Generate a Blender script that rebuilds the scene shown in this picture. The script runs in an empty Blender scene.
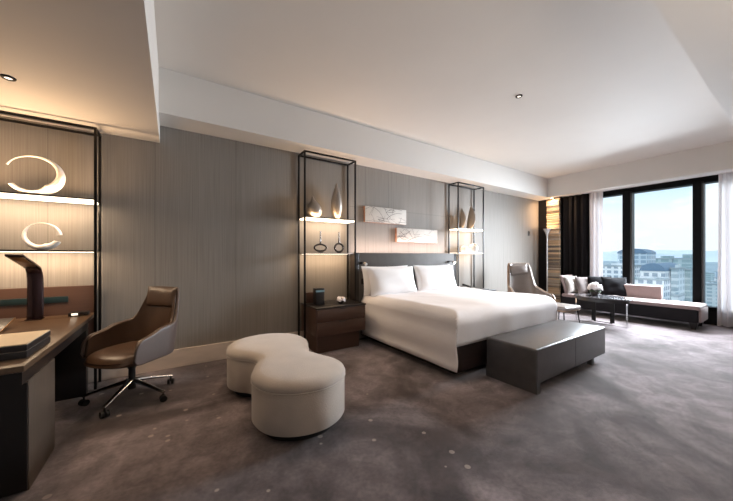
import bpy, bmesh, math, random
from mathutils import Vector, Matrix
random.seed(7)
S = bpy.context.scene
COL = S.collection
PI = math.pi
R = math.radians

# ------------------------------------------------------------------ materials
def lin(r, g, b):
    def c(v):
        v /= 255.0
        return v / 12.92 if v <= 0.04045 else ((v + 0.055) / 1.055) ** 2.4
    return (c(r), c(g), c(b), 1.0)

def new_mat(name):
    m = bpy.data.materials.new(name)
    m.use_nodes = True
    nt = m.node_tree
    return m, nt, nt.nodes['Principled BSDF']

def mat(name, col, rough=0.5, metal=0.0, var=0.0, scale=(8, 8, 8), bump=0.0, bscale=None, spec=0.5, sheen=0.0, coat=0.0):
    """procedural material: noise-varied colour and an optional noise bump"""
    m, nt, p = new_mat(name)
    p.inputs['Base Color'].default_value = col
    p.inputs['Roughness'].default_value = rough
    p.inputs['Metallic'].default_value = metal
    p.inputs['Specular IOR Level'].default_value = spec
    if sheen:
        p.inputs['Sheen Weight'].default_value = sheen
    if coat:
        p.inputs['Coat Weight'].default_value = coat
    N, L = nt.nodes.new, nt.links.new
    if var or bump:
        tc = N('ShaderNodeTexCoord')
    if var:
        mp = N('ShaderNodeMapping'); mp.inputs['Scale'].default_value = scale
        nz = N('ShaderNodeTexNoise'); nz.inputs['Scale'].default_value = 1.0
        nz.inputs['Detail'].default_value = 5
        rp = N('ShaderNodeValToRGB')
        rp.color_ramp.elements[0].position = 0.3
        rp.color_ramp.elements[1].position = 0.7
        rp.color_ramp.elements[0].color = tuple(max(0, c * (1 - var)) for c in col[:3]) + (1,)
        rp.color_ramp.elements[1].color = tuple(min(1, c * (1 + var)) for c in col[:3]) + (1,)
        L(tc.outputs['Object'], mp.inputs['Vector']); L(mp.outputs['Vector'], nz.inputs['Vector'])
        L(nz.outputs['Fac'], rp.inputs['Fac']); L(rp.outputs['Color'], p.inputs['Base Color'])
    if bump:
        mb = N('ShaderNodeMapping'); mb.inputs['Scale'].default_value = bscale or scale
        nb = N('ShaderNodeTexNoise'); nb.inputs['Scale'].default_value = 1.0
        nb.inputs['Detail'].default_value = 3
        bp = N('ShaderNodeBump'); bp.inputs['Strength'].default_value = bump
        bp.inputs['Distance'].default_value = 0.01
        L(tc.outputs['Object'], mb.inputs['Vector']); L(mb.outputs['Vector'], nb.inputs['Vector'])
        L(nb.outputs['Fac'], bp.inputs['Height']); L(bp.outputs['Normal'], p.inputs['Normal'])
    return m

def emit(name, col, strength):
    m, nt, p = new_mat(name)
    p.inputs['Base Color'].default_value = (0.8, 0.8, 0.8, 1)
    p.inputs['Emission Color'].default_value = col
    p.inputs['Emission Strength'].default_value = strength
    return m

def mat_wall():
    m, nt, p = new_mat('wall_fabric')
    N, L = nt.nodes.new, nt.links.new
    tc = N('ShaderNodeTexCoord')
    mp = N('ShaderNodeMapping'); mp.inputs['Scale'].default_value = (110, 110, 1.2)
    nz = N('ShaderNodeTexNoise'); nz.inputs['Scale'].default_value = 1; nz.inputs['Detail'].default_value = 6
    L(tc.outputs['Object'], mp.inputs['Vector']); L(mp.outputs['Vector'], nz.inputs['Vector'])
    rp = N('ShaderNodeValToRGB')
    rp.color_ramp.elements[0].position = 0.3; rp.color_ramp.elements[0].color = lin(128, 121, 114)
    rp.color_ramp.elements[1].position = 0.72; rp.color_ramp.elements[1].color = lin(144, 138, 131)
    L(nz.outputs['Fac'], rp.inputs['Fac'])
    sx = N('ShaderNodeSeparateXYZ'); L(tc.outputs['Object'], sx.inputs[0])
    def seam(out, off, period, width):
        a = N('ShaderNodeMath'); a.operation = 'SUBTRACT'; a.inputs[1].default_value = off; L(out, a.inputs[0])
        b = N('ShaderNodeMath'); b.operation = 'PINGPONG'; b.inputs[1].default_value = period / 2; L(a.outputs[0], b.inputs[0])
        c = N('ShaderNodeMath'); c.operation = 'LESS_THAN'; c.inputs[1].default_value = width; L(b.outputs[0], c.inputs[0])
        return c.outputs[0]
    v1 = seam(sx.outputs['X'], -0.165, 0.85, 0.0028)
    bed = N('ShaderNodeMath'); bed.operation = 'COMPARE'; bed.inputs[1].default_value = 3.5; bed.inputs[2].default_value = 1.15
    L(sx.outputs['X'], bed.inputs[0])
    h1 = seam(sx.outputs['Z'], 2.10, 0.75, 0.003)
    v2 = seam(sx.outputs['X'], 2.68, 0.48, 0.0035)
    mx = N('ShaderNodeMath'); mx.operation = 'MAXIMUM'; L(h1, mx.inputs[0]); L(v2, mx.inputs[1])
    ml = N('ShaderNodeMath'); ml.operation = 'MULTIPLY'; L(mx.outputs[0], ml.inputs[0]); L(bed.outputs[0], ml.inputs[1])
    ad = N('ShaderNodeMath'); ad.operation = 'MAXIMUM'; L(ml.outputs[0], ad.inputs[0]); L(v1, ad.inputs[1])
    sc = N('ShaderNodeMath'); sc.operation = 'MULTIPLY'; sc.inputs[1].default_value = 0.45; L(ad.outputs[0], sc.inputs[0])
    mix = N('ShaderNodeMixRGB'); mix.inputs['Color2'].default_value = lin(70, 64, 60)
    L(sc.outputs[0], mix.inputs['Fac']); L(rp.outputs['Color'], mix.inputs['Color1'])
    L(mix.outputs['Color'], p.inputs['Base Color'])
    p.inputs['Roughness'].default_value = 0.62
    p.inputs['Specular IOR Level'].default_value = 0.3
    bp = N('ShaderNodeBump'); bp.inputs['Strength'].default_value = 0.15; bp.inputs['Distance'].default_value = 0.004
    L(nz.outputs['Fac'], bp.inputs['Height']); L(bp.outputs['Normal'], p.inputs['Normal'])
    return m

def mat_carpet():
    m, nt, p = new_mat('carpet')
    N, L = nt.nodes.new, nt.links.new
    tc = N('ShaderNodeTexCoord')
    def noise(scale, detail, dist=0.0):
        n = N('ShaderNodeTexNoise'); n.inputs['Scale'].default_value = scale
        n.inputs['Detail'].default_value = detail; n.inputs['Distortion'].default_value = dist
        L(tc.outputs['Object'], n.inputs['Vector']); return n.outputs['Fac']
    big = noise(0.85, 5, 1.2)
    rp = N('ShaderNodeValToRGB'); e = rp.color_ramp.elements
    e[0].position = 0.38; e[0].color = lin(62, 50, 49)
    e[1].position = 0.62; e[1].color = lin(132, 121, 123)
    L(big, rp.inputs['Fac'])
    mid = noise(5.5, 6, 0.8)
    r2 = N('ShaderNodeValToRGB'); r2.color_ramp.elements[0].position = 0.36; r2.color_ramp.elements[1].position = 0.68
    r2.color_ramp.elements[0].color = (0.68, 0.66, 0.66, 1); r2.color_ramp.elements[1].color = (1.2, 1.2, 1.2, 1)
    L(mid, r2.inputs['Fac'])
    mu = N('ShaderNodeMixRGB'); mu.blend_type = 'MULTIPLY'; mu.inputs['Fac'].default_value = 1
    L(rp.outputs['Color'], mu.inputs['Color1']); L(r2.outputs['Color'], mu.inputs['Color2'])
    tex = noise(38, 4)
    r3 = N('ShaderNodeValToRGB'); r3.color_ramp.elements[0].position = 0.35; r3.color_ramp.elements[1].position = 0.65
    r3.color_ramp.elements[0].color = (0.84, 0.84, 0.84, 1); r3.color_ramp.elements[1].color = (1.14, 1.14, 1.14, 1)
    L(tex, r3.inputs['Fac'])
    mu3 = N('ShaderNodeMixRGB'); mu3.blend_type = 'MULTIPLY'; mu3.inputs['Fac'].default_value = 1
    L(mu.outputs['Color'], mu3.inputs['Color1']); L(r3.outputs['Color'], mu3.inputs['Color2'])
    mu = mu3
    # woven pale flecks, gathered in clusters
    vo = N('ShaderNodeTexVoronoi'); vo.inputs['Scale'].default_value = 9.0
    L(tc.outputs['Object'], vo.inputs['Vector'])
    lt = N('ShaderNodeMath'); lt.operation = 'LESS_THAN'; lt.inputs[1].default_value = 0.17; L(vo.outputs['Distance'], lt.inputs[0])
    sep = N('ShaderNodeSeparateColor'); L(vo.outputs['Color'], sep.inputs[0])
    g1 = N('ShaderNodeMath'); g1.operation = 'GREATER_THAN'; g1.inputs[1].default_value = 0.66; L(sep.outputs[0], g1.inputs[0])
    cl = noise(1.3, 1)
    g2 = N('ShaderNodeMath'); g2.operation = 'GREATER_THAN'; g2.inputs[1].default_value = 0.44; L(cl, g2.inputs[0])
    sx = N('ShaderNodeSeparateXYZ'); L(tc.outputs['Object'], sx.inputs[0])
    g3 = N('ShaderNodeMath'); g3.operation = 'LESS_THAN'; g3.inputs[1].default_value = 1.7; L(sx.outputs['X'], g3.inputs[0])
    g4 = N('ShaderNodeMath'); g4.operation = 'MULTIPLY'; L(g2.outputs[0], g4.inputs[0]); L(g3.outputs[0], g4.inputs[1]); g2 = g4
    a = N('ShaderNodeMath'); a.operation = 'MULTIPLY'; L(lt.outputs[0], a.inputs[0]); L(g1.outputs[0], a.inputs[1])
    b = N('ShaderNodeMath'); b.operation = 'MULTIPLY'; L(a.outputs[0], b.inputs[0]); L(g2.outputs[0], b.inputs[1])
    c = N('ShaderNodeMath'); c.operation = 'MULTIPLY'; c.inputs[1].default_value = 0.38; L(b.outputs[0], c.inputs[0])
    mx = N('ShaderNodeMixRGB'); mx.inputs['Color2'].default_value = lin(196, 180, 168)
    L(c.outputs[0], mx.inputs['Fac']); L(mu.outputs['Color'], mx.inputs['Color1'])
    L(mx.outputs['Color'], p.inputs['Base Color'])
    p.inputs['Roughness'].default_value = 0.95
    p.inputs['Specular IOR Level'].default_value = 0.15
    p.inputs['Sheen Weight'].default_value = 0.25
    fine = noise(260, 2)
    bp = N('ShaderNodeBump'); bp.inputs['Strength'].default_value = 0.5; bp.inputs['Distance'].default_value = 0.006
    L(fine, bp.inputs['Height']); L(bp.outputs['Normal'], p.inputs['Normal'])
    return m

def mat_glass():
    m = bpy.data.materials.new('window_glass'); m.use_nodes = True
    nt = m.node_tree; nt.nodes.clear(); N, L = nt.nodes.new, nt.links.new
    o = N('ShaderNodeOutputMaterial'); t = N('ShaderNodeBsdfTransparent'); g = N('ShaderNodeBsdfGlossy')
    t.inputs['Color'].default_value = (0.95, 0.98, 0.98, 1); g.inputs['Roughness'].default_value = 0.02
    x = N('ShaderNodeMixShader'); x.inputs['Fac'].default_value = 0.03
    L(t.outputs[0], x.inputs[1]); L(g.outputs[0], x.inputs[2]); L(x.outputs[0], o.inputs['Surface'])
    return m

def mat_sheer():
    m = bpy.data.materials.new('sheer_cloth'); m.use_nodes = True
    nt = m.node_tree; nt.nodes.clear(); N, L = nt.nodes.new, nt.links.new
    o = N('ShaderNodeOutputMaterial'); d = N('ShaderNodeBsdfDiffuse'); tl = N('ShaderNodeBsdfTranslucent'); t = N('ShaderNodeBsdfTransparent')
    d.inputs['Color'].default_value = lin(246, 240, 240); tl.inputs['Color'].default_value = lin(246, 240, 240)
    x = N('ShaderNodeMixShader'); x.inputs['Fac'].default_value = 0.6
    y = N('ShaderNodeMixShader'); y.inputs['Fac'].default_value = 0.06
    L(d.outputs[0], x.inputs[1]); L(tl.outputs[0], x.inputs[2]); L(x.outputs[0], y.inputs[1]); L(t.outputs[0], y.inputs[2])
    L(y.outputs[0], o.inputs['Surface'])
    return m

def mat_facade(name, wallc, winc, sx=0.5, sz=0.35, mortar=0.35):
    m, nt, p = new_mat(name)
    N, L = nt.nodes.new, nt.links.new
    tc = N('ShaderNodeTexCoord'); sp = N('ShaderNodeSeparateXYZ'); L(tc.outputs['Object'], sp.inputs[0])
    ad = N('ShaderNodeMath'); ad.operation = 'ADD'; L(sp.outputs['X'], ad.inputs[0]); L(sp.outputs['Y'], ad.inputs[1])
    def band(out, k, w):
        a = N('ShaderNodeMath'); a.operation = 'MULTIPLY'; a.inputs[1].default_value = k; L(out, a.inputs[0])
        f = N('ShaderNodeMath'); f.operation = 'FRACT'; L(a.outputs[0], f.inputs[0])
        g = N('ShaderNodeMath'); g.operation = 'GREATER_THAN'; g.inputs[1].default_value = w; L(f.outputs[0], g.inputs[0])
        return g.outputs[0]
    a, b = band(ad.outputs[0], sx, mortar), band(sp.outputs['Z'], sz, mortar)
    ml = N('ShaderNodeMath'); ml.operation = 'MULTIPLY'; L(a, ml.inputs[0]); L(b, ml.inputs[1])
    mx = N('ShaderNodeMixRGB'); mx.inputs['Color1'].default_value = wallc; mx.inputs['Color2'].default_value = winc
    L(ml.outputs[0], mx.inputs['Fac']); L(mx.outputs['Color'], p.inputs['Base Color'])
    p.inputs['Roughness'].default_value = 0.6
    return m

M = {}
M['wall'] = mat_wall()
M['carpet'] = mat_carpet()
M['glass'] = mat_glass()
M['sheer'] = mat_sheer()
M['ceil'] = mat('ceiling_paint', lin(221, 216, 210), 0.7, var=0.015, scale=(2, 2, 2))
M['base'] = mat('baseboard_stone', lin(214, 200, 188), 0.35, var=0.1, scale=(3, 3, 14))
M['black_metal'] = mat('black_metal', lin(26, 24, 23), 0.35, 0.6, var=0.1)
M['frame'] = mat('window_frame_metal', lin(12, 13, 15), 0.5, 0.0, var=0.1, spec=0.12)
M['frame_grey'] = mat('window_frame_grey', lin(84, 83, 82), 0.5, 0.2, var=0.05)
M['walnut'] = mat('dark_walnut', lin(74, 53, 43), 0.32, var=0.14, scale=(3, 90, 190))
M['walnut_x'] = mat('dark_walnut_horizontal', lin(78, 56, 46), 0.36, var=0.12, scale=(3, 90, 190))
M['desk'] = mat('desk_wood', lin(86, 67, 51), 0.28, var=0.16, scale=(60, 3, 60))
M['desk_panel'] = mat('desk_side_wood', lin(82, 71, 62), 0.35, var=0.12, scale=(40, 40, 3))
M['dark'] = mat('near_black_lacquer', lin(30, 26, 25), 0.3, var=0.1)
M['black_leather'] = mat('black_leather', lin(38, 34, 33), 0.4, var=0.15, scale=(30, 30, 30), bump=0.15, bscale=(250, 250, 250))
M['cream'] = mat('cream_leather', lin(206, 186, 154), 0.5, var=0.05)
M['lamp'] = mat('lamp_plum_metal', lin(52, 36, 38), 0.25, 0.5, var=0.06)
M['plaster'] = mat('white_glaze', lin(238, 232, 224), 0.45, var=0.02)
M['silver'] = mat('brushed_silver', lin(214, 212, 210), 0.34, 0.55, var=0.08, scale=(20, 20, 4))
M['silver_dark'] = mat('smoked_silver', lin(158, 150, 142), 0.42, 0.75, var=0.12, scale=(10, 10, 4))
M['chrome'] = mat('polished_chrome', lin(205, 205, 205), 0.12, 1.0, var=0.02)
M['gunmetal'] = mat('polished_gunmetal', lin(92, 90, 90), 0.12, 1.0, var=0.05)
M['leather_brown'] = mat('brown_leather', lin(76, 57, 44), 0.32, var=0.12, scale=(10, 10, 10), bump=0.08, bscale=(220, 220, 220))
M['leather_shell'] = mat('taupe_leather', lin(84, 71, 66), 0.45, var=0.06, bump=0.05, bscale=(220, 220, 220))
M['leather_grey'] = mat('grey_brown_leather', lin(132, 122, 116), 0.33, var=0.07, bump=0.05, bscale=(220, 220, 220))
M['leather_tan'] = mat('tan_leather', lin(150, 124, 102), 0.42, var=0.06)
M['rubber'] = mat('black_rubber', lin(18, 18, 18), 0.5, var=0.1)
M['boucle'] = mat('beige_velvet', lin(178, 166, 155), 0.9, var=0.08, scale=(5, 5, 5), bump=0.25, bscale=(110, 110, 110), sheen=0.5, spec=0.2)
M['plinth'] = mat('plinth_black', lin(26, 22, 21), 0.6, var=0.1)
M['linen'] = mat('white_linen', lin(238, 234, 235), 0.75, var=0.015, scale=(4, 4, 4), bump=0.35, bscale=(7, 4, 7), spec=0.25)
M['pillow'] = mat('white_pillow_cotton', lin(240, 238, 238), 0.75, var=0.01, bump=0.25, bscale=(9, 9, 9), spec=0.25)
M['bed_base'] = mat('bed_base_wood', lin(46, 34, 31), 0.4, var=0.15, scale=(4, 40, 40))
M['head'] = mat('headboard_leather', lin(98, 94, 91), 0.6, var=0.08, scale=(9, 9, 9), bump=0.05, bscale=(200, 200, 200), spec=0.25)
M['head_edge'] = mat('headboard_edge', lin(38, 32, 30), 0.4, var=0.1)
M['bench'] = mat('charcoal_leather', lin(76, 73, 73), 0.34, var=0.1, scale=(12, 12, 12), bump=0.12, bscale=(180, 180, 180))
M['art_edge'] = mat('art_copper_edge', lin(190, 134, 104), 0.5, var=0.08)
M['ink'] = mat('art_ink', lin(92, 84, 82), 0.6, var=0.1)
M['art'] = mat('art_canvas', lin(204, 198, 190), 0.7, var=0.05, scale=(9, 9, 9))
M['curtain'] = mat('dark_curtain_cloth', lin(32, 30, 31), 0.85, var=0.12, scale=(40, 40, 1), spec=0.12)
M['panel_black'] = mat('black_panel', lin(20, 19, 20), 0.6, var=0.1, spec=0.15)
for i, c in enumerate([(196, 166, 132), (138, 124, 110), (216, 188, 152), (112, 106, 100), (188, 176, 160)]):
    M['slat%d' % i] = mat('slat_wood_%d' % i, lin(*c), 0.55, var=0.15, scale=(30, 3, 40))
M['chaise_top'] = mat('mauve_cloth', lin(146, 128, 125), 0.85, var=0.05, scale=(14, 14, 14), bump=0.15, bscale=(160, 160, 160), sheen=0.3)
M['chaise_side'] = mat('charcoal_cloth', lin(36, 34, 36), 0.8, var=0.08, spec=0.15)
M['cush_light'] = mat('oatmeal_cushion', lin(146, 138, 131), 0.9, var=0.05, bump=0.2, bscale=(120, 120, 120), sheen=0.3)
M['cush_taupe'] = mat('taupe_cushion', lin(104, 94, 91), 0.9, var=0.06, bump=0.2, bscale=(120, 120, 120), sheen=0.3)
M['cush_black'] = mat('black_cushion', lin(18, 17, 20), 0.8, var=0.1, spec=0.15)
M['table_top'] = mat('smoked_table_top', lin(66, 64, 66), 0.16, var=0.08, coat=0.4)
M['petal'] = mat('white_petal', lin(244, 236, 236), 0.7, var=0.03)
M['leaf'] = mat('green_leaf', lin(66, 82, 56), 0.6, var=0.2)
M['vase_dark'] = mat('dark_glazed_pot', lin(58, 52, 50), 0.3, var=0.1)
M['teal'] = mat('teal_strip', lin(30, 46, 48), 0.3, var=0.15)
M['band'] = mat('pale_teal_band', lin(120, 150, 156), 0.35, var=0.05)
M['copper'] = mat('bronze_edge', lin(150, 112, 74), 0.35, 0.7, var=0.08)
M['trim_white'] = mat('white_trim', lin(236, 233, 230), 0.6, var=0.01)
M['led_warm'] = emit('warm_led', (1.0, 0.80, 0.58, 1), 3.2)
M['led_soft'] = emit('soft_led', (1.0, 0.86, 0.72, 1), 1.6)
M['led_white'] = emit('white_led', (1.0, 0.93, 0.84, 1), 14.0)
M['display'] = emit('lit_display', (1.0, 0.86, 0.66, 1), 1.5)

# ------------------------------------------------------------------ helpers
def newbm():
    return bmesh.new()

def add_box(bm, x0, y0, z0, x1, y1, z1, bev=0.0, seg=2, mi=0):
    r = bmesh.ops.create_cube(bm, size=1.0, matrix=Matrix.Translation(((x0 + x1) / 2, (y0 + y1) / 2, (z0 + z1) / 2)) @ Matrix.Diagonal((abs(x1 - x0), abs(y1 - y0), abs(z1 - z0), 1)))
    vs = r['verts']
    fs = set(f for v in vs for f in v.link_faces)
    for f in fs:
        f.material_index = mi
    if bev > 0:
        es = list(set(e for v in vs for e in v.link_edges))
        bmesh.ops.bevel(bm, geom=es, offset=bev, segments=seg, profile=0.5, affect='EDGES', clamp_overlap=True)
    return bm

def box(x0, y0, z0, x1, y1, z1, bev=0.0, seg=2):
    return add_box(newbm(), x0, y0, z0, x1, y1, z1, bev, seg)

def add_tube(bm, pts, rad, n=10, closed=False, flat=1.0, up=(0, 0, 1)):
    """swept tube; rad a number or a list, flat squashes the section along the second frame axis"""
    P = [Vector(p) for p in pts]
    k = len(P)
    rs = rad if isinstance(rad, (list, tuple)) else [rad] * k
    rings = []
    for i, p in enumerate(P):
        if closed:
            t = P[(i + 1) % k] - P[i - 1]
        else:
            t = P[min(i + 1, k - 1)] - P[max(i - 1, 0)]
        t.normalize()
        u = Vector(up)
        if abs(t.dot(u)) > 0.96:
            u = Vector((1, 0, 0)) if abs(t.x) < 0.9 else Vector((0, 1, 0))
        a = t.cross(u).normalized(); b = a.cross(t).normalized()
        rings.append([bm.verts.new(p + a * math.cos(2 * PI * j / n) * rs[i] + b * math.sin(2 * PI * j / n) * rs[i] * flat) for j in range(n)])
    m = k if closed else k - 1
    for i in range(m):
        A, B = rings[i], rings[(i + 1) % k]
        for j in range(n):
            bm.faces.new((A[j], A[(j + 1) % n], B[(j + 1) % n], B[j]))
    if not closed:
        bm.faces.new(rings[0][::-1]); bm.faces.new(rings[-1])
    return bm

def tube(*a, **k):
    return add_tube(newbm(), *a, **k)

def add_lathe(bm, prof, n=32, c=(0, 0), sx=1.0, sy=1.0, skew=None):
    """prof: list of (r, z) from bottom to top"""
    rings = []
    for r, z in prof:
        ox, oy = skew(z) if skew else (0, 0)
        if r < 1e-5:
            rings.append([bm.verts.new((c[0] + ox, c[1] + oy, z))])
        else:
            rings.append([bm.verts.new((c[0] + ox + r * sx * math.cos(2 * PI * j / n), c[1] + oy + r * sy * math.sin(2 * PI * j / n), z)) for j in range(n)])
    for A, B in zip(rings, rings[1:]):
        for j in range(n):
            k = (j + 1) % n
            if len(A) == 1 and len(B) == 1:
                continue
            if len(A) == 1:
                bm.faces.new((A[0], B[k], B[j]))
            elif len(B) == 1:
                bm.faces.new((A[j], A[k], B[0]))
            else:
                bm.faces.new((A[j], A[k], B[k], B[j]))
    if len(rings[0]) > 1:
        bm.faces.new(rings[0][::-1])
    if len(rings[-1]) > 1:
        bm.faces.new(rings[-1])
    return bm

def lathe(*a, **k):
    return add_lathe(newbm(), *a, **k)

def add_prism(bm, pts, z0, z1):
    A = [bm.verts.new((x, y, z0)) for x, y in pts]; B = [bm.verts.new((x, y, z1)) for x, y in pts]
    n = len(pts)
    bm.faces.new(A[::-1]); bm.faces.new(B)
    for i in range(n):
        j = (i + 1) % n
        bm.faces.new((A[i], A[j], B[j], B[i]))
    return bm

def add_grid(bm, f, nu, nv):
    """f(i/nu, j/nv) -> point"""
    G = [[bm.verts.new(f(i / nu, j / nv)) for j in range(nv + 1)] for i in range(nu + 1)]
    for i in range(nu):
        for j in range(nv):
            bm.faces.new((G[i][j], G[i + 1][j], G[i + 1][j + 1], G[i][j + 1]))
    return bm

def sstep(a, b, x):
    t = min(1.0, max(0.0, (x - a) / (b - a)))
    return t * t * (3 - 2 * t)

ORIGIN = {}
def thing(name, label, cat, loc, rotz=0.0, group=None):
    o = bpy.data.objects.new(name, None); COL.objects.link(o)
    o.empty_display_size = 0.1
    o.location = loc; o.rotation_euler = (0, 0, rotz)
    o['label'] = label; o['category'] = cat
    if group:
        o['group'] = group
    ORIGIN[o.name] = Vector(loc)
    return o

def part(name, bm, m, parent=None, local=False, smooth=True, label=None, sub=0, solid=0.0, weld=False):
    """one mesh object; points are world points unless local"""
    if weld:
        bmesh.ops.remove_doubles(bm, verts=bm.verts, dist=1e-4)
    bmesh.ops.recalc_face_normals(bm, faces=bm.faces)
    root = parent
    while root is not None and root.parent is not None:
        root = root.parent
    if root is not None and not local:
        bmesh.ops.translate(bm, vec=-ORIGIN[root.name], verts=bm.verts)
    me = bpy.data.meshes.new(name)
    bm.to_mesh(me); bm.free()
    for mm in (m if isinstance(m, (list, tuple)) else [m]):
        me.materials.append(mm)
    if smooth:
        me.shade_smooth()
        try:
            me.set_sharp_from_angle(angle=R(38))
        except Exception:
            pass
    o = bpy.data.objects.new(name, me); COL.objects.link(o)
    if parent is not None:
        o.parent = parent
    if solid:
        md = o.modifiers.new('thick', 'SOLIDIFY'); md.thickness = solid; md.offset = 0
    if sub:
        md = o.modifiers.new('soft', 'SUBSURF'); md.levels = sub; md.render_levels = sub
    if label:
        o['label'] = label
    return o

def single(name, bm, m, label, cat, loc, group=None, **k):
    """a thing that is one mesh, its origin at loc"""
    bmesh.ops.translate(bm, vec=-Vector(loc), verts=bm.verts)
    o = part(name, bm, m, None, **k)
    o.location = loc
    o['label'] = label; o['category'] = cat
    if group:
        o['group'] = group
    ORIGIN[o.name] = Vector(loc)
    return o

def struct(name, bm, m, parent=None, smooth=False):
    o = part(name, bm, m, parent, local=True, smooth=smooth)
    if parent is None:
        o['kind'] = 'structure'
        ORIGIN[o.name] = Vector((0, 0, 0))
    return o

def dup(root, loc, rotz=None, label=None, group=None):
    def rec(o, par):
        c = o.copy(); COL.objects.link(c)
        if par is not None:
            c.parent = par
        for ch in list(o.children):
            rec(ch, c)
        return c
    c = rec(root, None)
    c.location = loc
    if rotz is not None:
        c.rotation_euler = (0, 0, rotz)
    if label:
        c['label'] = label
    if group:
        c['group'] = group
    ORIGIN[c.name] = Vector(loc)
    return c

# ------------------------------------------------------------------ the room
W = 4.11            # bed wall
ZL, ZH, ZE = 2.79, 3.26, 2.59
XW = 8.5            # window plane
XV = 7.95           # curtain pocket fascia
YR = 0.52           # soffit on the near side
XE = -0.12          # edge of the entry ceiling
struct('floor', box(-2.4, -1.9, -0.12, 8.75, W + 0.02, 0), M['carpet'])
struct('wall_back', box(-2.4, W, 0, 8.75, W + 0.14, 3.4), M['wall'])
struct('wall_left', box(-2.4, -1.9, 0, -2.26, W, 3.4), M['wall'])
struct('wall_rear', box(-2.4, -2.04, 0, 8.75, -1.9, 3.4), M['wall'])
bm = newbm()
add_box(bm, XW, -1.9, 0, 8.75, 2.97, 0.28)
add_box(bm, XW, -1.9, 2.76, 8.75, W, 3.4)
add_box(bm, XW, -1.9, 0.28, 8.75, -0.1, 2.76)
add_box(bm, 8.3, 3.57, 0, 8.75, W, 2.9)
add_box(bm, 8.46, 2.95, 0, 8.75, 3.57, 2.9)
struct('wall_window', bm, M['panel_black'])
struct('ceiling', box(-2.4, -1.9, ZH, 8.75, W, 3.42), M['ceil'])
struct('ceiling_entry', box(-2.4, -1.9, ZE, XE, W, ZH), M['ceil'])
struct('trim_1', box(XE, 3.735, ZL, 8.75, W, ZH), M['ceil'])
struct('trim_2', box(XE, -1.9, ZL, XV, YR, ZH), M['ceil'])
struct('trim_3', box(XV, -1.9, ZL, XV + 0.12, 3.735, ZH), M['ceil'])
struct('trim_4', box(XV + 0.12, -1.9, ZL + 0.03, XW, 3.735, ZL + 0.07), M['trim_white'])
struct('trim_5', box(8.27, 3.885, 0, 8.3, W, ZL), M['panel_black'])
bm = newbm()
add_box(bm, -2.26, W - 0.018, 0, 2.33, W, 0.21, 0.004)
add_box(bm, 4.68, W - 0.018, 0, 8.27, W, 0.21, 0.004)
struct('baseboard_back', bm, M['base'])
# window: frame, two broad mullions, panes
fr = struct('window_1', (lambda b: (add_box(b, XW, -0.1, 2.70, XW + 0.2, 2.97, 2.78), add_box(b, XW, -0.1, 0.26, XW + 0.2, 2.97, 0.33),
            add_box(b, XW, 2.88, 0.3, XW + 0.2, 2.97, 2.72), add_box(b, XW, -0.1, 0.3, XW + 0.2, 0.0, 2.72), b)[-1])(newbm()), M['frame'])
for (a, b_) in ((2.255, 2.39), (1.20, 1.315)):
    mu = struct('mullion', box(XW - 0.02, a, 0.3, XW + 0.16, b_, 2.74, 0.006), M['frame'], fr)
    struct('mullion_return', box(XW + 0.0, a - 0.03, 0.3, XW + 0.16, a - 0.001, 2.74), M['frame_grey'], mu)
for (a, b_) in ((2.39, 2.88), (1.315, 2.225), (0.0, 1.17)):
    struct('pane', box(XW + 0.10, a, 0.32, XW + 0.112, b_, 2.71), M['glass'], fr)

# ------------------------------------------------------------------ display racks
def rack(label, x0, x1, y0, y1, zt, zb, zs_lit, zs_low, led, group, low_mat):
    cx, cy = (x0 + x1) / 2, (y0 + y1) / 2
    t = thing('display_rack', label, 'shelf rack', (cx, cy, zb), 0, group)
    w = 0.011
    for x in (x0, x1):
        for y in (y0, y1):
            part('post', box(x - w, y - w, zb, x + w, y + w, zt, 0.002), M['black_metal'], t)
    for y in (y0, y1):
        part('top_rail', box(x0 + w, y - w, zt - 2 * w, x1 - w, y + w, zt, 0.002), M['black_metal'], t)
    for x in (x0, x1):
        part('side_rail', box(x - w, y0 + w, zt - 2 * w, x + w, y1 - w, zt, 0.002), M['black_metal'], t)
    s = part('lit_shelf', box(x0 + w, y0, zs_lit - 0.034, x1 - w, y1, zs_lit - 0.012, 0.003), led, t, label='glowing white upper shelf')
    part('shelf_lip', box(x0 + w, y0 - 0.006, zs_lit - 0.012, x1 - w, y1, zs_lit), M['black_metal'], s)
    s = part('glass_shelf', box(x0 + w, y0, zs_low - 0.014, x1 - w, y1, zs_low, 0.003), low_mat, t)
    part('light_strip', box(x0 + 0.03, y1 - 0.05, zs_low - 0.02, x1 - 0.03, y1 - 0.03, zs_low - 0.0145), M['led_soft'], s)
    return t

GR = 'black metal display racks'
rack_desk = rack('tall black metal rack with a lit shelf on the wall above the desk', -1.75, -0.625, 3.845, 4.05, 2.55, 0.005, 1.857, 1.355, M['led_warm'], GR, M['black_metal'])
rack_left = rack('slim black metal rack rising behind the drawer nightstand left of the bed', 1.52, 2.33, 3.855, 4.085, 2.755, 0.005, 1.85, 1.345, M['led_warm'], GR, M['silver_dark'])
rack_right = rack('slim black metal rack by the telephone on the far side of the bed', 4.68, 5.48, 3.845, 4.075, 2.755, 0.005, 1.855, 1.365, M['led_warm'], GR, M['led_soft'])

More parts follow.
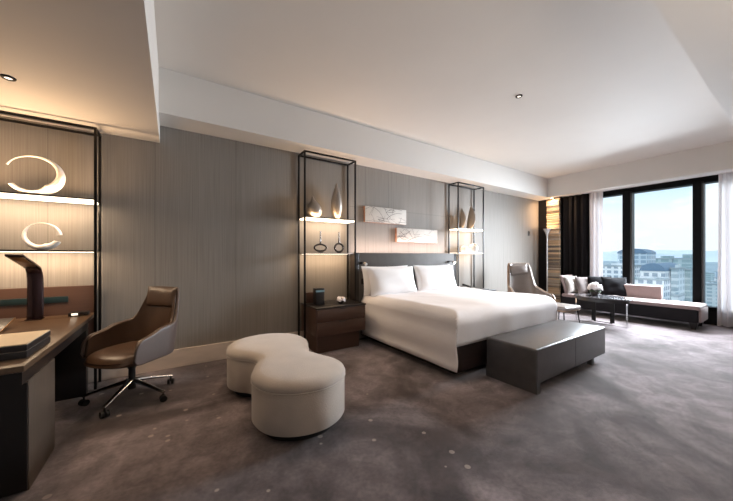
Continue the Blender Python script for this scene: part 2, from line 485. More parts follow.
# ------------------------------------------------------------------ desk
t = thing('desk', 'long dark wood desk with panel legs standing against the rack wall', 'desk', (-1.2, 3.2, 0))
part('desk_top', box(-1.73, 2.30, 0.685, -0.655, 3.862, 0.72, 0.006), M['desk'], t)
bm = newbm()
add_box(bm, -1.75, 2.33, 0.61, -0.672, 3.81, 0.684)
part('apron', bm, M['dark'], t)
pd = part('pedestal', box(-1.75, 2.40, 0.0, -0.665, 2.83, 0.609, 0.003), [M['desk_panel']], t)
part('pedestal_front', box(-1.75, 2.385, 0.01, -0.67, 2.399, 0.60), M['dark'], pd, label='near-black front of the pedestal')
part('panel_leg', box(-1.2, 3.72, 0.0, -0.67, 3.80, 0.609, 0.003), M['dark'], t)
part('modesty_panel', box(-1.30, 2.83, 0.08, -1.27, 3.72, 0.609), M['dark'], t)
up = part('upstand', box(-1.75, 4.056, 0.30, -0.66, 4.09, 1.0, 0.003), M['walnut_x'], t, label='low brown back panel behind the desk top')
part('socket_strip', box(-1.55, 4.048, 0.845, -0.86, 4.0565, 0.905, 0.002), M['teal'], up, label='dark teal socket strip')
part('back_ledge', box(-1.73, 3.862, 0.685, -0.66, 4.056, 0.72), M['desk'], t)

# folded desk lamp: a flat bent blade
t = thing('desk_lamp', 'plum metal desk lamp with a flat folded head over the desk', 'lamp', (-1.05, 3.92, 0.72))
path = [(3.925, 0.722), (3.93, 0.80), (3.935, 0.90), (3.935, 1.0), (3.93, 1.09), (3.915, 1.15), (3.88, 1.19), (3.82, 1.212), (3.72, 1.24), (3.60, 1.275), (3.49, 1.307)]
def blade(u, v):
    k = u * (len(path) - 1); i = min(int(k), len(path) - 2); q = k - i
    y = path[i][0] * (1 - q) + path[i + 1][0] * q; z = path[i][1] * (1 - q) + path[i + 1][1] * q
    bow = 0.028 * (1 - sstep(0.35, 0.65, u)) * math.cos((v - 0.5) * PI)
    return (-1.05 + (v - 0.5) * 0.098, y - bow, z)
bm = newbm(); add_grid(bm, blade, 30, 10)
part('lamp_blade', bm, M['lamp'], t, solid=0.014)
bm = newbm()
add_grid(bm, lambda u, v: (-1.088 + 0.076 * v, 3.80 - 0.27 * u, 1.2085 + 0.0775 * u), 2, 2)
part('light_panel', bm, M['copper'], t, solid=0.003, label='copper coloured light panel under the head')
part('foot', box(-1.105, 3.87, 0.7205, -0.995, 3.955, 0.728, 0.003), M['lamp'], t)

# leather document box, two tiers, cream lid
t = thing('document_box', 'two-tier black leather document box with cream lid on the desk corner', 'box', (-0.9, 2.66, 0.72))
part('lower_tray', box(-1.20, 2.46, 0.7205, -0.69, 2.85, 0.758, 0.004), M['black_leather'], t)
part('upper_tray', box(-1.20, 2.46, 0.7625, -0.69, 2.85, 0.796, 0.004), M['black_leather'], t)
part('joint', box(-1.195, 2.465, 0.757, -0.695, 2.845, 0.763), M['silver_dark'], t, label='thin silver line between the tiers')
part('lid', box(-1.197, 2.463, 0.796, -0.693, 2.847, 0.801), M['cream'], t, label='cream leather lid panel')

# tablet leaning on a little stand
t = thing('tablet', 'tilted dark tablet with a bronze rim behind the document box', 'tablet', (-1.22, 3.45, 0.72))
def slab(x0, x1, y0, y1, z, th, tilt):
    b = newbm(); add_box(b, x0, y0, -th / 2, x1, y1, th / 2, 0.003)
    bmesh.ops.rotate(b, verts=b.verts, cent=((x0 + x1) / 2, y0, 0), matrix=Matrix.Rotation(tilt, 3, 'X'))
    bmesh.ops.translate(b, verts=b.verts, vec=(0, 0, z)); return b
part('tablet_body', slab(-1.40, -1.08, 3.36, 3.62, 0.728, 0.012, R(14)), M['dark'], t)
part('rim', slab(-1.082, -1.076, 3.36, 3.62, 0.728, 0.015, R(14)), M['copper'], t, label='thin bronze rim')
part('screen', slab(-1.385, -1.095, 3.372, 3.605, 0.7345, 0.004, R(14)), M['dark'], t)
part('stand', box(-1.30, 3.52, 0.7205, -1.18, 3.56, 0.755), M['dark'], t)

t = thing('desk_clock', 'low black bedside style clock with a glowing display at the desk back edge', 'clock', (-0.77, 3.95, 0.72))
t['label'] = 'small black device with a glowing white display at the back of the desk'
part('case', box(-0.83, 3.90, 0.7205, -0.69, 4.0, 0.757, 0.006), M['dark'], t)
part('display', box(-0.805, 3.893, 0.731, -0.762, 3.901, 0.75), M['display'], t, label='glowing white display')

# open ring sculptures on the desk rack
def ring_sculpture(label, cx, cz, rx, rz, a0, a1, thick_at, rmax, gap_tilt=0.0, mx=None):
    t = thing('ring_sculpture', label, 'sculpture', (cx, 3.95, cz - rz), 0, 'white ring sculptures on the desk rack')
    n = 56
    bm = newbm()
    prev = None
    for i in range(n + 1):
        a = a0 + (a1 - a0) * i / n
        d = abs(math.atan2(math.sin(a - thick_at), math.cos(a - thick_at)))
        wgt = max(0.0, 1 - (d / PI) ** 0.85)
        w = 0.008 + rmax * wgt ** 1.3          # band width towards the centre
        dep = 0.010 + 0.055 * wgt
        co, si = math.cos(a), math.sin(a)
        po = Vector((cx + rx * co, 3.95, cz + rz * si))
        pi_ = Vector((cx + (rx - w) * co, 3.95, cz + (rz - w * 0.72) * si))
        mid = (po + pi_) / 2
        nrm = (po - pi_) / 2
        ring = []
        for j in range(10):
            q = 2 * PI * j / 10
            ring.append(bm.verts.new(mid + nrm * math.cos(q) + Vector((0, dep * math.sin(q), 0))))
        if prev:
            for j in range(10):
                k = (j + 1) % 10
                bm.faces.new((prev[j], prev[k], ring[k], ring[j]))
        else:
            bm.faces.new(ring[::-1])
        prev = ring
    bm.faces.new(prev)
    part('open_ring', bm, M['plaster'], t)
    return t
ring_sculpture('large white open ring sculpture on the lit upper shelf over the desk', -1.055, 2.040, 0.20, 0.183, R(155), R(-146), R(-48), 0.10)
ring_sculpture('smaller white open ring sculpture on the lower shelf over the desk', -1.008, 1.483, 0.132, 0.128, R(8), R(336), R(285), 0.075)

# ------------------------------------------------------------------ upholstered shell chairs
def shell_surface(W_, D_, L_, zb, z_back, z_arm, lean, narrow, power=0.75, off=0.0, tlo=0.0, thi=1.0, nU=48, nV=14, smax=1.0, t0=0.26, t1=0.56, flare=0.0, arm_drop=0.0):
    bm = newbm()
    Wd, Dd = W_ - off, D_ - off
    def f(u, v):
        s = (u * 2 - 1) * smax; a = abs(s); sg = 1 if s >= 0 else -1
        if a <= 0.5:
            th = s / 0.5 * PI / 2
            c, n = max(0.0, math.cos(th)), math.sin(th)
            x = -Dd * (c ** power); y = Wd * (abs(n) ** power) * (1 if n >= 0 else -1)
        else:
            q = (a - 0.5) / 0.5
            x = q * L_; y = sg * Wd * (1 + flare * q)
        back = 0.84 * (1 - sstep(t0, t1, a)) + 0.16 * (1 - sstep(t0, 0.75, a))
        top = z_arm - arm_drop * max(0, (a - 0.5) / 0.5) + (z_back - z_arm) * back
        bot = zb
        if a > 0.86:
            q = (a - 0.86) / 0.14
            k = 1 - math.sqrt(max(0.0, 1 - q * q)) * 1.0
            mid = (top * 0.5 + bot * 0.5)
            top = top + (mid - top) * k * 0.75; bot = bot + (mid - bot) * k * 0.55
        t = tlo + (thi - tlo) * v
        z = bot + (top - bot) * t
        rel = max(0.0, (z - z_arm) / max(0.01, z_back - z_arm))
        y *= 1 - narrow * rel
        x -= lean * max(0.0, (z - zb)) 
        return (x, y, z)
    add_grid(bm, f, nU, nV)
    return bm

def caster_bm():
    bm = newbm()
    for dy in (-0.017, 0.017):
        r = bmesh.ops.create_cone(bm, cap_ends=True, segments=18, radius1=0.027, radius2=0.027, depth=0.02,
                                  matrix=Matrix.Translation((0, dy, 0.027)) @ Matrix.Rotation(PI / 2, 4, 'X'))
    return bm

t = thing('swivel_chair', 'brown leather swivel armchair on a chrome star base beside the desk', 'chair', (-0.31, 3.44, 0), R(221))
part('shell', shell_surface(0.30, 0.27, 0.225, 0.385, 0.985, 0.635, 0.16, 0.12, t0=0.17, t1=0.34, flare=0.05, arm_drop=0.05), M['leather_shell'], t, local=True, solid=0.026, sub=1, label='taupe outer shell with wrap-around arms')
part('inner_upholstery', shell_surface(0.30, 0.27, 0.215, 0.39, 0.982, 0.632, 0.16, 0.12, off=0.026, t0=0.17, t1=0.34, flare=0.05, arm_drop=0.05, smax=0.97), M['leather_brown'], t, local=True, solid=0.024, sub=1, label='glossy brown inner upholstery')
bm = newbm()
def hr(u, v):
    a = (u - 0.5) * 2; b = (v - 0.5) * 2
    bul = 0.034 * (max(0, 1 - a ** 4) * max(0, 1 - b ** 4)) ** 0.5
    z = 0.888 + b * 0.10
    return (-0.235 - 0.16 * (z - 0.385) + bul + 0.035 * a * a, a * 0.185, z)
add_grid(bm, hr, 14, 10)
part('headrest', bm, M['leather_brown'], t, local=True)
bm = newbm()
def seat(u, v):
    a = (u - 0.5) * 2; b = (v - 0.5) * 2
    r = max(abs(a), abs(b))
    x = 0.03 + 0.28 * a * math.sqrt(1 - 0.38 * b * b); y = 0.265 * b * math.sqrt(1 - 0.42 * a * a)
    return (x, y, 0.405 + 0.072 * max(0.0, (1 - a ** 6) * (1 - b ** 6)) ** 0.5 - 0.02 * max(0, a) ** 2)
add_grid(bm, seat, 20, 20)
def seatb(u, v):
    p = seat(u, v); return (p[0] * 0.98, p[1] * 0.98, 0.405 - (p[2] - 0.405) * 0.45 - (0.02 if p[2] > 0.42 else 0.0))
add_grid(bm, seatb, 20, 20)
part('seat', bm, M['leather_brown'], t, local=True, weld=True)
bm = newbm()
add_lathe(bm, [(0.0, 0.09), (0.03, 0.09), (0.032, 0.17), (0.026, 0.18), (0.026, 0.27), (0.045, 0.30), (0.12, 0.345), (0.16, 0.372), (0.0, 0.375)], 24)
part('column', bm, M['rubber'], t, local=True)
for k in range(5):
    a = R(-152 + 72 * k) - R(221) + R(36)
    ca, sa = math.cos(a), math.sin(a)
    leg = part('base_leg', tube([(0.02 * ca, 0.02 * sa, 0.165), (0.15 * ca, 0.15 * sa, 0.135), (0.345 * ca, 0.345 * sa, 0.083)], [0.026, 0.021, 0.014], 10, flat=0.75), M['chrome'], t, local=True)
    bm = caster_bm()
    bmesh.ops.rotate(bm, verts=bm.verts, cent=(0, 0, 0), matrix=Matrix.Rotation(a + 0.9, 3, 'Z'))
    bmesh.ops.translate(bm, verts=bm.verts, vec=(0.335 * ca, 0.335 * sa, 0.001))
    add_tube(bm, [(0.335 * ca, 0.335 * sa, 0.03), (0.335 * ca, 0.335 * sa, 0.085)], 0.007, 8)
    part('caster', bm, M['rubber'], leg, local=True)

# ------------------------------------------------------------------ kidney ottoman
def spline(pts, n):
    k = len(pts); out = []
    for i in range(k):
        p0, p1, p2, p3 = [Vector(pts[(i + d) % k]) for d in (-1, 0, 1, 2)]
        for j in range(n):
            q = j / n
            out.append(0.5 * ((2 * p1) + (p2 - p0) * q + (2 * p0 - 5 * p1 + 4 * p2 - p3) * q * q + (3 * p1 - p0 - 3 * p2 + p3) * q ** 3))
    return out
kid = [(.43, 3.04), (.49, 3.26), (.68, 3.40), (.92, 3.41), (1.13, 3.27), (1.2, 3.02), (1.13, 2.78), (1.075, 2.60), (1.13, 2.42), (1.19, 2.22), (1.125, 2.03), (.94, 1.915), (.72, 1.93), (.55, 2.06), (.49, 2.27), (.545, 2.47), (.615, 2.63), (.575, 2.77), (.475, 2.89)]
OUT = spline(kid, 6)
def inset(pts, d):
    """offset the closed outline inward by d (falls back towards the spine in the waist)"""
    n = len(pts); res = []
    for i in range(n):
        tg = (pts[(i + 1) % n] - pts[i - 1]).normalized()
        res.append(pts[i] + Vector((tg.y, -tg.x)) * d)
    return res
def loops(bm, spec, cap=True):
    """spec: list of (inset, z)"""
    rings = [[bm.verts.new((p.x, p.y, z)) for p in inset(OUT, d)] for d, z in spec]
    n = len(OUT)
    for A, B in zip(rings, rings[1:]):
        for i in range(n):
            j = (i + 1) % n
            bm.faces.new((A[i], A[j], B[j], B[i]))
    if cap:
        bm.faces.new(rings[0][::-1]); bm.faces.new(rings[-1])
    return bm
t = thing('ottoman', 'beige velvet kidney shaped ottoman on the carpet in front of the wall', 'ottoman', (0.82, 2.65, 0))
part('body', loops(newbm(), [(0.03, 0.062), (0.008, 0.066), (0.0, 0.08), (0.0, 0.20), (0.0, 0.345), (0.006, 0.357)]), M['boucle'], t)
bm = newbm()
loops(bm, [(0.006, 0.357), (-0.004, 0.366), (-0.006, 0.385), (0.004, 0.408), (0.03, 0.426), (0.07, 0.434), (0.14, 0.438), (0.2, 0.44)])
part('seat_cushion', bm, M['boucle'], t)
part('piping', tube([(p.x, p.y, 0.358) for p in inset(OUT, -0.002)], 0.005, 6, closed=True), M['boucle'], t)
part('plinth', loops(newbm(), [(0.07, 0.0), (0.07, 0.063)]), M['plinth'], t)

# ------------------------------------------------------------------ nightstands
def nightstand(label, x0, x1, y0, y1):
    t = thing('nightstand', label, 'nightstand', ((x0 + x1) / 2, (y0 + y1) / 2, 0), 0, 'nightstands either side of the bed')
    part('carcass', box(x0, y0 + 0.02, 0.245, x1, y1, 0.60, 0.003), M['walnut'], t)
    part('top', box(x0 - 0.004, y0 - 0.004, 0.60, x1 + 0.004, y1, 0.622, 0.004), M['dark'], t, label='near-black polished top')
    for (a, b) in ((0.428, 0.597), (0.248, 0.424)):
        d = part('drawer', box(x0 + 0.008, y0 - 0.002, a, x1 - 0.008, y0 + 0.019, b, 0.004), M['walnut_x'], t)
        part('pull', box((x0 + x1) / 2 - 0.05, y0 - 0.008, b - 0.014, (x0 + x1) / 2 + 0.05, y0 - 0.002, b - 0.004, 0.001), M['dark'], d)
    part('base', box(x0 + 0.05, y0 + 0.10, 0.0, x1 - 0.05, y1 - 0.02, 0.2455), M['walnut_x'], t)
    return t
ns = nightstand('walnut two-drawer nightstand between ottoman and bed', 1.555, 2.312, 3.535, 4.08)
ns2 = dup(ns, (5.08, ns.location.y, 0), label='walnut nightstand with the telephone on the far side of the bed')

t = thing('speaker_box', 'black upright box with a pale teal band on the left nightstand', 'box', (1.71, 3.82, 0.622))
part('case', box(1.65, 3.765, 0.6225, 1.775, 3.875, 0.85, 0.006), M['dark'], t)
part('band', box(1.649, 3.763, 0.80, 1.776, 3.78, 0.826), M['band'], t, label='pale teal band')
part('top_slot', box(1.675, 3.79, 0.8495, 1.75, 3.85, 0.853), M['black_leather'], t)
single('wood_tray', box(1.60, 4.0, 0.6225, 1.72, 4.035, 0.775, 0.003), M['walnut_x'], 'upright brown wooden board behind the black box on the nightstand', 'board', (1.66, 4.02, 0.6225))
bpy.data.objects['wood_tray'].name = 'wooden_board'

t = thing('flower_dish', 'small white bloom in a dark dish on the left nightstand', 'flower', (2.02, 3.74, 0.622))
part('dish', lathe([(0.0, 0.6225), (0.03, 0.6225), (0.05, 0.645), (0.056, 0.66), (0.05, 0.66), (0.04, 0.645), (0.0, 0.64)], 20, (2.02, 3.74)), M['vase_dark'], t)
def petals(c, n, r, seed, flat=0.5, rp=0.03):
    rnd = random.Random(seed); bm = newbm()
    for i in range(n):
        z = rnd.random(); a = rnd.random() * 2 * PI; q = math.sqrt(max(0, 1 - (z * flat * 1.2 - 0.1) ** 2))
        d = Vector((math.cos(a) * q, math.sin(a) * q, z * flat * 1.3)).normalized() * r * (0.7 + 0.35 * rnd.random())
        mx = Matrix.Translation(Vector(c) + d) @ d.to_track_quat('Z', 'Y').to_matrix().to_4x4() @ Matrix.Diagonal((rp * (0.8 + 0.5 * rnd.random()), rp * (0.7 + 0.4 * rnd.random()), rp * 0.35, 1))
        bmesh.ops.create_icosphere(bm, subdivisions=1, radius=1.0, matrix=mx)
    return bm
part('bloom', petals((2.02, 3.74, 0.665), 34, 0.058, 3, 0.6, 0.026), M['petal'], t)

# ------------------------------------------------------------------ vases and loop sculptures on the left rack
t = single('teardrop_vase', lathe([(0.0, 1.8505), (0.052, 1.8505), (0.088, 1.875), (0.107, 1.92), (0.11, 1.96), (0.092, 2.015), (0.062, 2.06), (0.036, 2.095), (0.016, 2.135), (0.004, 2.17), (0.0, 2.175)], 32, (1.712, 3.97), skew=lambda z: (0.0 - 0.03 * sstep(2.0, 2.18, z), 0)),
           M['silver_dark'], 'squat silver teardrop vase on the lit shelf of the left rack', 'vase', (1.712, 3.97, 1.8505), 'silver vases on the left rack')
t = single('teardrop_vase', lathe([(0.0, 1.8505), (0.042, 1.8505), (0.062, 1.89), (0.080, 1.96), (0.088, 2.04), (0.082, 2.12), (0.066, 2.20), (0.044, 2.28), (0.022, 2.35), (0.007, 2.40), (0.0, 2.41)], 32, (2.07, 3.97)),
           M['silver_dark'], 'tall slender silver teardrop vase on the lit shelf of the left rack', 'vase', (2.07, 3.97, 1.8505), 'silver vases on the left rack')
def loop_sculpture(label, cx, rx, rz, poly, twist):
    z0 = 1.3455
    cz = z0 + rz + 0.012
    t = thing('loop_sculpture', label, 'sculpture', (cx, 3.97, z0), twist, 'loop sculptures on the left rack')
    pts = [((rx * math.cos(a)), 0.0, (rz * math.sin(a)) + rz + 0.012) for a in poly]
    part('loop', tube(pts, 0.0165, 8, closed=True, flat=1.0, up=(0, 1, 0)), M['gunmetal'], t, local=True, sub=1)
    part('stem', tube([(0, 0, 2 * rz + 0.012), (0, 0, 2 * rz + 0.06), (0, 0, 1.665 - z0)], [0.014, 0.009, 0.007], 10), M['gunmetal'], t, local=True)
    part('foot', box(-0.035, -0.02, 0.0, 0.035, 0.02, 0.008, 0.002), M['gunmetal'], t, local=True)
loop_sculpture('dark metal hexagonal loop with an upright stem, wider one, on the left rack', 1.805, 0.098, 0.062, [R(a) for a in (90, 150, 185, 235, 305, 355, 30)], R(-8))
loop_sculpture('dark metal rounded loop with an upright stem beside the board-wide one, nearer the bed', 2.11, 0.075, 0.068, [R(a) for a in (90, 130, 180, 225, 270, 315, 0, 50)], R(-12))
for o in bpy.data.objects:
    if o.name == 'loop_sculpture.001':
        o['label'] = 'dark metal rounded loop with an upright stem, the narrower one nearer the bed'

# ------------------------------------------------------------------ headboard, lights, bed
t = thing('headboard', 'wide grey leather headboard fixed to the wall behind the bed', 'headboard', (3.5, 3.98, 0))
part('front_panel', box(2.40, 3.865, 0.02, 4.60, 3.90, 1.350, 0.004), M['head'], t)
part('core', box(2.345, 3.90, 0.0, 4.66, 4.03, 1.335), M['head_edge'], t)
for (a, b, c, d) in ((2.345, 2.40, 2.352, 2.39), (4.60, 4.66, 4.61, 4.65)):
    e = part('side_panel', box(a, 3.86, 0.0, b, 3.90, 1.352, 0.003), M['head_edge'], t, label='near-black edge strip')
part('light_trough', box(2.40, 3.95, 1.3355, 4.60, 3.99, 1.342), M['led_soft'], t, label='hidden warm light strip on the top edge')
for x in (2.47, 4.52):
    part('socket', box(x - 0.028, 3.858, 0.86, x + 0.028, 3.8645, 0.95, 0.003), M['dark'], t)

def reading_light(label, x, lit):
    t = thing('reading_light', label, 'lamp', (x, 3.865, 1.19), 0, 'reading lights on the headboard')
    part('mount', tube([(x, 3.8645, 1.19), (x, 3.835, 1.19)], 0.02, 14), M['black_metal'], t)
    part('arm', tube([(x, 3.835, 1.19), (x, 3.80, 1.205), (x, 3.77, 1.20)], 0.006, 8), M['black_metal'], t)
    h = part('head', lathe([(0.0, 0.0), (0.016, 0.0), (0.02, 0.02), (0.02, 0.05), (0.0, 0.05)], 16), M['silver_dark'], t, local=True)
    h.location = (0, -0.112, 0.005); h.rotation_euler = (R(115), 0, 0)
    lens = part('lens', lathe([(0.0, 0.0501), (0.024, 0.0501), (0.024, 0.054), (0.0, 0.055)], 16), lit, h, local=True)
reading_light('small unlit black reading light at the headboard end nearest the ottoman', 2.43, M['silver'])
reading_light('small lit reading light on the far end of the headboard', 4.41, M['led_white'])

BX0, BX1, BYF, BYH = 2.47, 4.53, 2.06, 3.855
t = thing('bed', 'king size bed with dark wood base pushed against the grey headboard', 'bed', (3.5, 2.95, 0))
part('base', box(BX0 + 0.03, BYF + 0.02, 0.06, BX1 - 0.03, BYH, 0.345, 0.006), M['bed_base'], t)
part('plinth', box(BX0 + 0.12, BYF + 0.12, 0.0, BX1 - 0.12, BYH, 0.0605), M['plinth'], t)
part('mattress', box(BX0 + 0.02, BYF + 0.03, 0.346, BX1 - 0.02, BYH - 0.005, 0.66, 0.05, 4), M['linen'], t)
# duvet: hangs low on both sides, tucked at the foot
def duvet():
    bm = newbm(); zt, rr = 0.715, 0.13
    prof = []
    hem = 0.105
    x0, x1 = BX0 - 0.03, BX1 + 0.03
    for k in range(9):
        prof.append((x0 + 0.012 * math.sin(k * 0.9), hem + (zt - rr - hem) * k / 9))
    for k in range(8):
        a = PI - PI / 2 * k / 8
        prof.append((x0 + rr + rr * math.cos(a), zt - rr + rr * math.sin(a)))
    for k in range(31):
        prof.append((x0 + rr + (x1 - x0 - 2 * rr) * k / 30, zt))
    prof += [(x0 + x1 - x, z) for x, z in prof[:17][::-1]]
    rows = []
    for k in range(23):
        rows.append((3.84 - (3.84 - (BYF + 0.10)) * k / 22, 9.0))
    for k in range(1, 9):
        a = PI / 2 * k / 8
        rows.append((BYF + 0.10 - 0.14 * math.sin(a), zt - 0.14 * (1 - math.cos(a))))
    for k in range(1, 6):
        rows.append((BYF - 0.04 + 0.004 * k, zt - 0.14 - 0.215 * k / 5))
    G = []
    rnd = random.Random(4)
    from mathutils import noise as NZ
    for y, cap in rows:
        r = []
        for x, z in prof:
            zz = min(z, cap)
            n1 = NZ.noise(Vector((x * 1.7, y * 1.3, 3.1))); n2 = NZ.noise(Vector((x * 4.5 + y * 2, y * 2.2, 8.0)))
            puff = 0.022 * n1 + 0.010 * n2
            if z > 0.62 and cap > 0.6:
                zz += puff
            dx = 0.0
            if z < 0.55:
                dx = (0.012 * NZ.noise(Vector((y * 3.0, z * 1.2, 1.0)))) + (0.006 * (0.55 - z) * (1 if x > 3.5 else -1))
            r.append(bm.verts.new((x + dx, y + (0.006 * n2 if cap < 0.7 else 0), zz)))
        G.append(r)
    for i in range(len(G) - 1):
        for j in range(len(prof) - 1):
            bm.faces.new((G[i][j], G[i + 1][j], G[i + 1][j + 1], G[i][j + 1]))
    bmesh.ops.remove_doubles(bm, verts=bm.verts, dist=0.0008)
    return bm
single('duvet', duvet(), M['linen'], 'plump white duvet covering the bed and hanging down its sides', 'duvet', (3.5, 2.95, 0.70), solid=0.02)

def pillow_bm(w, h, th):
    bm = newbm(); n = 22
    for sgn in (1, -1):
        def f(u, v):
            a = (u - 0.5) * 2; b = (v - 0.5) * 2
            x = a * w / 2 * (1 - 0.05 * (1 - b * b)); z = b * h / 2 * (1 - 0.07 * (1 - a * a))
            k = max(0, (1 - abs(a) ** 3.2) * (1 - abs(b) ** 3.2)) ** 0.62
            wr = 1 + 0.06 * math.sin(a * 5 + b * 3) + 0.05 * math.sin(b * 7 - a * 2)
            return (x, sgn * th / 2 * k * wr, z + h / 2)
        add_grid(bm, f, n, n)
    bmesh.ops.remove_doubles(bm, verts=bm.verts, dist=0.002)
    return bm
def put_pillow(o, x, y, z, lean, rz):
    o.location = (x, y, z); o.rotation_euler = (lean, 0, rz)
def pillow_thing(label, w, h, th, x, y, z, lean, rz, name='pillow', m=None, group=None, cat='pillow'):
    o = part(name, pillow_bm(w, h, th), m or M['pillow'], None, local=True)
    o['label'] = label; o['category'] = cat
    if group: o['group'] = group
    put_pillow(o, x, y, z, lean, rz); return o
G4 = 'white pillows against the headboard'
pillow_thing('front white pillow on the ottoman side of the bed, facing the room', 0.94, 0.45, 0.18, 2.90, 3.58, 0.70, R(-16), R(1), group=G4)
pillow_thing('front white pillow on the lit reading light side, facing the room', 0.96, 0.45, 0.18, 3.86, 3.58, 0.70, R(-16), R(-1), group=G4)
pillow_thing('white pillow mostly hidden behind the front pillow on the ottoman side', 0.93, 0.45, 0.12, 2.86, 3.72, 0.70, R(-9), 0, group=G4)
pillow_thing('white pillow mostly hidden behind the front pillow by the lit reading light', 0.93, 0.45, 0.12, 3.92, 3.72, 0.70, R(-9), 0, group=G4)

# ------------------------------------------------------------------ wall art
def art(label, x0, x1, z0, z1, seed, yf):
    t = thing('wall_art', label, 'artwork', ((x0 + x1) / 2, W, z0), 0, 'long relief panels over the bed')
    part('box_frame', box(x0, yf + 0.012, z0, x1, W - 0.001, z1, 0.003), M['art_edge'], t, label='copper toned side edges')
    c = part('canvas', box(x0, yf, z0, x1, yf + 0.0115, z1, 0.002), M['art'], t)
    rnd = random.Random(seed); bm = newbm()
    for i in range(24):
        cx = x0 + (x1 - x0) * (0.05 + 0.9 * rnd.random()); cz = z0 + (z1 - z0) * rnd.random()
        a = rnd.choice([rnd.uniform(0.3, 1.2), rnd.uniform(-1.2, -0.2), rnd.uniform(-0.2, 0.2)]); l = rnd.uniform(0.06, 0.2); bend = rnd.uniform(-0.6, 0.6)
        pts = []
        for k in range(7):
            q = k / 6 - 0.5; aa = a + bend * q
            x, z = cx + math.cos(aa) * l * q * 2, cz + math.sin(aa) * l * q * 2
            pts.append((min(x1 - 0.006, max(x0 + 0.006, x)), yf - 0.0005, min(z1 - 0.006, max(z0 + 0.006, z))))
        add_tube(bm, pts, rnd.uniform(0.0012, 0.0034), 5)
    part('branch_lines', bm, M['ink'], c, label='grey branching ink lines')
art('pale relief panel with grey branch lines, upper one above the bed', 2.645, 3.53, 1.865, 2.127, 5, 4.06)
art('pale relief panel with grey branch lines, lower one above the bed', 3.31, 4.32, 1.55, 1.80, 11, 4.05)

# ------------------------------------------------------------------ bench
t = thing('bench', 'charcoal leather bench standing at the foot of the bed', 'bench', (3.67, 1.70, 0))
bm = box(2.85, 1.43, 0.085, 4.50, 1.968, 0.42, 0.022, 4)
part('upholstered_body', bm, M['bench'], t)
for y in (1.44, 1.958):
    part('seam', tube([(3.66, y if y > 1.5 else 1.4285, 0.10), (3.66, y if y > 1.5 else 1.4285, 0.41)], 0.0012, 6), M['black_leather'], t) if y < 1.5 else None
part('panel_leg', box(2.8505, 1.4305, 0.0, 2.912, 1.9675, 0.12), M['bench'], t)
for (c, d) in ((1.46, 1.51), (1.89, 1.94)):
    part('leg', box(4.17, c, 0.0, 4.24, d, 0.086, 0.003), M['frame_grey'], t, label='grey metal leg')
part('under_frame', box(2.92, 1.50, 0.045, 4.17, 1.90, 0.0855), M['dark'], t)

# ------------------------------------------------------------------ right rack objects, telephone
def fin(label, x, h, w, lean, y=3.96):
    z0 = 1.8555
    bm = newbm(); n = 20
    pts, rs = [], []
    for i in range(n + 1):
        q = i / n
        pts.append((x + lean * math.sin(q * PI * 0.5) * 0.5 + 0.045 * math.sin(q * PI) * (1 if lean > 0 else -1), y, z0 + h * q))
        rs.append(max(0.002, w * (math.sin(PI * min(1, 0.18 + q * 0.82)) ** 0.8)))
    add_tube(bm, pts, rs, 14, flat=0.45, up=(1, 0, 0))
    return single('fin_sculpture', bm, M['silver_dark'], label, 'sculpture', (x, y, z0), 'silver fin sculptures on the right rack')
fin('dark silver fin sculpture, slimmer one, on the lit shelf of the right rack', 4.90, 0.42, 0.075, 0.06)
fin('silver fin sculpture, broad curved one, on the lit shelf of the right rack', 5.16, 0.49, 0.10, 0.12)
def shell(label, x, r, rx):
    z0 = 1.3655
    t = thing('shell_ornament', label, 'ornament', (x, 3.97, z0), 0, 'pale shell ornaments on the right rack')
    prof = [(0.0, 0.0), (r * 0.5, 0.0), (r * 0.85, r * 0.35), (r, r * 0.9), (r * 0.88, r * 1.4), (r * 0.55, r * 1.78), (r * 0.42, r * 1.8), (r * 0.7, r * 1.35), (r * 0.78, r * 0.9), (r * 0.6, r * 0.4), (0.0, r * 0.25)]
    o = part('shell', lathe(prof, 28), M['plaster'], t, local=True)
    o.location = (0, 0, r * 0.10); o.rotation_euler = (R(rx), 0, 0)
shell('small pale round shell ornament on the lower shelf of the right rack', 4.99, 0.075, 20)
shell('larger pale round shell ornament on the lower shelf of the right rack', 5.23, 0.105, 35)

t = thing('telephone', 'black desk telephone on the far nightstand beside the bed', 'telephone', (4.90, 3.74, 0.622))
def wedge(x0, x1, y0, y1, z, hf, hb):
    b = newbm()
    v = [b.verts.new(p) for p in ((x0, y0, z), (x1, y0, z), (x1, y1, z), (x0, y1, z), (x0, y0, z + hf), (x1, y0, z + hf), (x1, y1, z + hb), (x0, y1, z + hb))]
    for f in ((3, 2, 1, 0), (4, 5, 6, 7), (0, 1, 5, 4), (1, 2, 6, 5), (2, 3, 7, 6), (3, 0, 4, 7)):
        b.faces.new([v[i] for i in f])
    bmesh.ops.bevel(b, geom=list(b.edges), offset=0.006, segments=2, affect='EDGES'); return b
part('body', wedge(4.76, 5.04, 3.62, 3.86, 0.6225, 0.035, 0.085), M['dark'], t)
part('handset', tube([(4.80, 3.645, 0.70), (4.80, 3.69, 0.716), (4.80, 3.77, 0.731), (4.80, 3.825, 0.735)], [0.024, 0.016, 0.016, 0.024], 10), M['rubber'], t)
part('keypad', wedge(4.87, 5.01, 3.66, 3.78, 0.662, 0.006, 0.030), M['frame_grey'], t, label='grey keypad panel')

t = thing('notepad', 'dark notepad folder lying beside the telephone on the far nightstand', 'notepad', (5.20, 3.68, 0.622))
part('folder', box(5.09, 3.60, 0.6225, 5.32, 3.76, 0.64, 0.004), M['black_leather'], t)
part('pen', tube([(5.12, 3.66, 0.6455), (5.27, 3.70, 0.6455)], 0.005, 8), M['chrome'], t)

